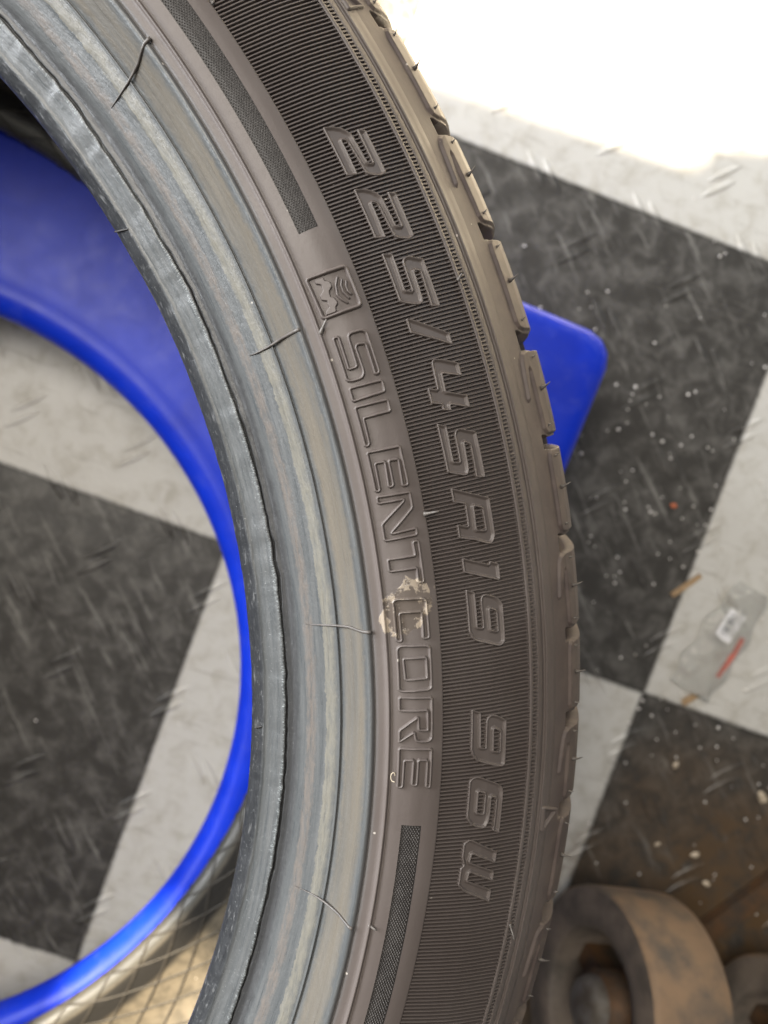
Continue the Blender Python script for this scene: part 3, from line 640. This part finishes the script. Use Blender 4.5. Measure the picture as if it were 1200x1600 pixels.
# ------------------------------------------------------------------ rubber hairs left by the mould vents
def surf_hair(key, rad, lift, rk=None):
    p = np.array(G['h_' + key][0], float)
    t = np.linspace(0, 1, 14); u = np.linspace(0, 1, len(p)); r = np.interp(t, u, p[:, 0]); th = np.radians(np.interp(t, u, p[:, 1]))
    h = np.interp(t, np.linspace(0, 1, len(lift)), lift)
    pts = on_tyre(r, th, h); rr = np.interp(t, np.linspace(0, 1, len(rad)), rad) / 1000
    o = hair('vent_hair', pts, rr, tyre); return o
for k in ('rimA', 'rimB', 'rimC', 'rimD'): surf_hair(k, (0.5, 0.40, 0.38, 0.32, 0.25, 0.06), (0.3, 0.35, 0.2, 0.2, 0.25, 0.1))
for k in ('tickA', 'tickB'): surf_hair(k, (0.22, 0.28, 0.2), (0.75, 1.0, 0.9)).data.materials[0] = M_DARK
def stub(r, deg, dr, dt, l, w=0.36):
    th = math.radians(deg); b = on_tyre(np.array([r]), np.array([th]), np.array([0.1]))[0]
    rad = np.array([math.cos(th), math.sin(th), 0]); tg = np.array([-math.sin(th), math.cos(th), 0])
    d = rad * dr + tg * dt + np.array([0, 0, 0.5])
    pts = [b + d * s * l / 1000 for s in (0, 0.15, 0.4, 0.7, 1.0)]
    hair('vent_hair', pts, [w / 1000 * q for q in (1.6, 1.25, 0.8, 0.65, 0.5)], tyre, M_STUB)
stub(274.1, 12.1, 0.75, 0.75, 3.4, 0.42); stub(274.0, -18.4, 0.8, -0.2, 2.2, 0.42); stub(287.0, 2.4, 0.95, 0.05, 3.6, 0.42); stub(311.3, 12.6, 0.6, 0.5, 2.2); stub(311.9, -18.45, 0.5, -1.0, 3.2, 0.3); stub(287.9, 28.0, -0.2, 0.8, 1.6)
for k_ in range(5): stub(274.1, 50 + 60 * k_, 0.6, 0.3, 2.0)

# ------------------------------------------------------------------ crossing lines moulded into the liner, seen through the opening
def liner_lines():
    lo = LO[(LO[:, 0] < 327.5)]; i0 = np.argmax(lo[:, 0] > 326.5) if False else 0
    pr = LO[-16:][::-1]                     # liner part of the lower half, toe first after flipping
    d = np.concatenate([[0], np.cumsum(np.hypot(np.diff(pr[:, 0]), np.diff(pr[:, 1])))])
    mb = MB(); n = 58
    for sgn in (1, -1):
        for i in range(n):
            s = np.linspace(d[4], d[-1], 26); r = np.interp(s, d, pr[:, 0]) - 0.25; z = np.interp(s, d, pr[:, 1]) + 0.1
            th = 2 * math.pi * i / n + sgn * (s - s[0]) / 120.0 + (0.01 if sgn > 0 else 0)
            pts = np.stack([r * np.cos(th), r * np.sin(th), z], 1) / 1000; tube(mb, pts, [0.0005] * 26, 4)
    for i in range(150):
        th = 2 * math.pi * i / 150; s = np.linspace(d[0], d[4], 6); r = np.interp(s, d, pr[:, 0]) - 0.3; z = np.interp(s, d, pr[:, 1]) + 0.3
        pts = np.stack([r * np.cos(th), r * np.sin(th), z], 1) / 1000; tube(mb, pts, [0.0007] * 6, 4)
    o = mb.build('liner_lines', M_LINER, tyre); tag(o, kind='stuff')
liner_lines()

# ------------------------------------------------------------------ old rollers and litter on the floor
def roller(loc, axis, Rr, L, label):
    root = empty('rubber_roller', loc); root.rotation_euler = Vector(axis).to_track_quat('Z', 'Y').to_euler()
    n = 72
    def lat(prof, name, mat):
        a = np.linspace(0, 2 * math.pi, n, endpoint=False); pr = np.array(prof)
        wob = 1 + 0.006 * np.sin(3 * a) + 0.004 * np.sin(7 * a + 1)
        V = np.stack([pr[:, :1] * np.cos(a) * wob, pr[:, :1] * np.sin(a) * wob, np.repeat(pr[:, 1:], n, 1)], -1).reshape(-1, 3)
        return mesh_obj(name, V, grid_faces(len(pr), n, True), mat, root)
    lat([(Rr * 0.965, 0.0), (Rr * 0.995, 0.0015), (Rr, 0.004), (Rr * 1.004, L * 0.5), (Rr, L - 0.003), (Rr * 0.97, L)], 'running_surface', M_RUST)
    lat([(Rr * 0.63, L * 0.9), (Rr * 0.63, 0.003), (Rr * 0.66, 0.0005), (Rr * 0.80, -0.0012), (Rr * 0.965, 0.0)], 'side_face', M_FACE)
    lat([(Rr * 0.97, L), (Rr * 0.63, L), (Rr * 0.63, L * 0.9)], 'side_face', M_FACE)
    mb = MB(); tube(mb, [(0, 0, L * 0.1), (0, 0, L * 0.95)], [Rr * 0.30] * 2, 28); mb.build('hub', M_IRON, root)
    for q in range(3):
        a = 2 * math.pi * q / 3 + 0.75; mb = MB(); w = Rr * 0.11
        e = [(math.cos(a) * Rr * f, math.sin(a) * Rr * f) for f in (0.2, 0.66)]; px, py = -math.sin(a) * w, math.cos(a) * w
        V = [(x + sx * px, y + sx * py, z) for (x, y) in e for sx in (-1, 1) for z in (L * 0.35, L * 0.7)]
        mb.add(V, [[0, 1, 3, 2], [4, 6, 7, 5], [0, 4, 5, 1], [2, 3, 7, 6], [1, 5, 7, 3], [0, 2, 6, 4]]); mb.build('spoke', M_IRON, root, smooth=False)
    lat([(0.0005, -0.004), (Rr * 0.16, -0.0035), (Rr * 0.23, -0.001), (Rr * 0.26, L * 0.12)], 'axle_cap', M_STEEL)
    tag(root, label, 'roller', 'old rollers lying on the floor')
ax = (0.90, -0.36, -0.245)
roller((0.3586, -0.2791, 0.0712), ax, 0.0605, 0.047, 'old roller with a dusty tan running surface beside the tyre tread')
roller((0.4560, -0.3330, 0.0640), (0.90, -0.36, -0.25), 0.054, 0.045, 'dark rusty roller beyond the tan roller')
def slab(name, a, b, w, h, mat, label, cat, z=0.0):
    mb = MB(); A, B = Vector(a), Vector(b); d = (B - A).normalized(); s = Vector((-d.y, d.x, 0)) * w / 2; V = []
    for P_, k in ((A, 1.0), (A.lerp(B, 0.4), 1.08), (B, 0.92)):
        for sx, hz in ((-1, 0), (1, 0), (0.8, h), (-0.8, h)): q = P_ + s * sx * k; V.append((q.x, q.y, z + hz + 0.0004))
    F = [[3, 2, 1, 0], [8, 9, 10, 11]]
    for i in (0, 4):
        for j in range(4): F.append([i + j, i + (j + 1) % 4, i + 4 + (j + 1) % 4, i + 4 + j])
    mb.add(V, F); o = mb.build(name, mat, None, smooth=False); tag(o, label, cat); return o
slab('iron_bar', (0.436, -0.300, 0), (0.600, -0.214, 0), 0.014, 0.006, M_IRON, 'flat rusty iron bar lying behind the rollers', 'bar')
slab('wood_splinter', (0.4550, -0.0815, 0), (0.4740, -0.0720, 0), 0.0032, 0.002, M_WOOD, 'pale wood splinter lying across a tile edge beside the tyre', 'splinter')
slab('wood_splinter', (0.4540, -0.1480, 0), (0.4640, -0.1440, 0), 0.004, 0.002, M_WOOD, 'orange brown wood splinter below the plastic bag', 'splinter')
def chip(name, x, y, s, mat, label, cat, group=None, el=1.4):
    g = np.random.default_rng(int(abs(x * 9e4 + y * 7e4))); nlat, nlon = 6, 9; V = []
    rot_ = g.uniform(0, 3.14); c, sn = math.cos(rot_), math.sin(rot_)
    for i in range(nlat):
        ph = math.pi * (i + 0.02) / (nlat - 1 + 0.04)
        for j in range(nlon):
            t = 2 * math.pi * j / nlon; k = s * g.uniform(0.75, 1.15); a, b = k * el * math.sin(ph) * math.cos(t), k * math.sin(ph) * math.sin(t)
            V.append((x + c * a - sn * b, y + sn * a + c * b, 0.45 * s * (1 - math.cos(ph)) * 0.9 + 0.0002))
    o = mesh_obj(name, V, grid_faces(nlat, nlon, True), mat); tag(o, label, cat, group); return o
def shaving():
    t = np.linspace(0, 5.2, 22); r = 275.35 + 0.55 * np.cos(t) + 0.06 * t; th = np.radians(-10.45) + (0.9 * np.sin(t) - 0.10 * t) / 275.0
    pts = on_tyre(r, th, 0.25 + 0.10 * t) + np.array([0, 0, ZT]); mb = MB(); tube(mb, pts, [0.00012] * 22, 5)
    o = mb.build('plastic_shaving', M_CHIP); tag(o, 'tiny curled white shaving lying on the tyre sidewall', 'shaving')
shaving()
chip('crumb', 0.4625, -0.0279, 0.0017, M_ORANGE, 'orange crumb on the black tile beside the tyre', 'crumb')
for (x, y, s) in ((0.4511, -0.2432, 0.0019), (0.4562, -0.2625, 0.0018), (0.4456, -0.1855, 0.0016), (0.4968, -0.2137, 0.0028), (0.4290, -0.2330, 0.0012)):
    big = s > 0.0025
    chip('paint_chip', x, y, s, M_CHIP, 'largest pale chip on the dirty black tile, away from the tyre' if big else 'small pale chip on the dirty black tile beside the tan roller', 'chip', 'pale chips on the dirty tile', 1.7)
def grit():
    mb = MB(); g = np.random.default_rng(3)
    spots = [(g.uniform(0.38, 0.60), g.uniform(-0.30, 0.16), g.uniform(0.0004, 0.0010)) for _ in range(170)] + [(g.uniform(-0.05, 0.19), g.uniform(-0.22, 0.12), g.uniform(0.0004, 0.0009)) for _ in range(14)] + [(g.uniform(0.39, 0.53), g.uniform(-0.18, 0.05), g.uniform(0.0006, 0.0012)) for _ in range(70)]
    for (x, y, s) in spots:
        V = []; 
        for i in range(4):
            ph = math.pi / 2 * i / 3
            for j in range(6): t = j * math.pi / 3; V.append((x + s * math.cos(ph) * math.cos(t) * g.uniform(0.8, 1.2), y + s * math.cos(ph) * math.sin(t), s * math.sin(ph) * 0.9 + 0.0001))
        mb.add(V, grid_faces(4, 6, True).tolist())
    o = mb.build('grit', M_GRIT); tag(o, 'fine pale grit scattered over the checkered floor', 'grit', kind='stuff')
grit()
def bag():
    root = empty('plastic_bag', (0.4810, -0.1125, 0.0)); root.rotation_euler = (0, 0, R(50)); g = np.random.default_rng(11)
    nx, ny = 44, 22; X, Y = np.meshgrid(np.linspace(-0.036, 0.036, nx), np.linspace(-0.0145, 0.0145, ny), indexing='ij')
    Zc = np.zeros_like(X)
    for _ in range(16):
        a, f, p = g.uniform(0, 3.14), g.uniform(120, 420), g.uniform(0, 6.28); Zc += 0.0011 * np.abs(np.sin((X * math.cos(a) + Y * math.sin(a)) * f + p)) / (1 + f / 260)
    taper = 1 - 0.35 * np.clip(X / 0.036, 0, 1) ** 2 + 0.1 * np.sin(X * 260)
    Zb = 0.0012 + Zc * 1.1 * (1 - (Y / 0.0150) ** 2 * 0.6)
    film = mesh_obj('film', np.stack([X, Y * taper, Zb], -1).reshape(-1, 3), grid_faces(nx, ny), M_BAG, root)
    so = film.modifiers.new('thickness', 'SOLIDIFY'); so.thickness = 0.00025
    lx, ly = np.meshgrid(np.linspace(-0.0095, 0.0095, 10), np.linspace(-0.0055, 0.0055, 6), indexing='ij')
    lab = mesh_obj('barcode_label', np.stack([lx, ly, 0.0011 * np.cos(lx * 120)], -1).reshape(-1, 3), grid_faces(10, 6), M_LABEL, root)
    lab.location = (0.010, 0.002, 0.0068)
    sx, sy = np.meshgrid(np.linspace(-0.016, 0.012, 10), np.linspace(-0.0016, 0.0016, 3), indexing='ij')
    red = mesh_obj('red_strip', np.stack([sx, sy, 0.0006 * np.cos(sx * 200)], -1).reshape(-1, 3), grid_faces(10, 3), M_RED, root); red.location = (-0.004, -0.0095, 0.0062)
    tag(root, 'crumpled clear plastic bag with a white barcode label on the pale tile', 'bag')
bag()
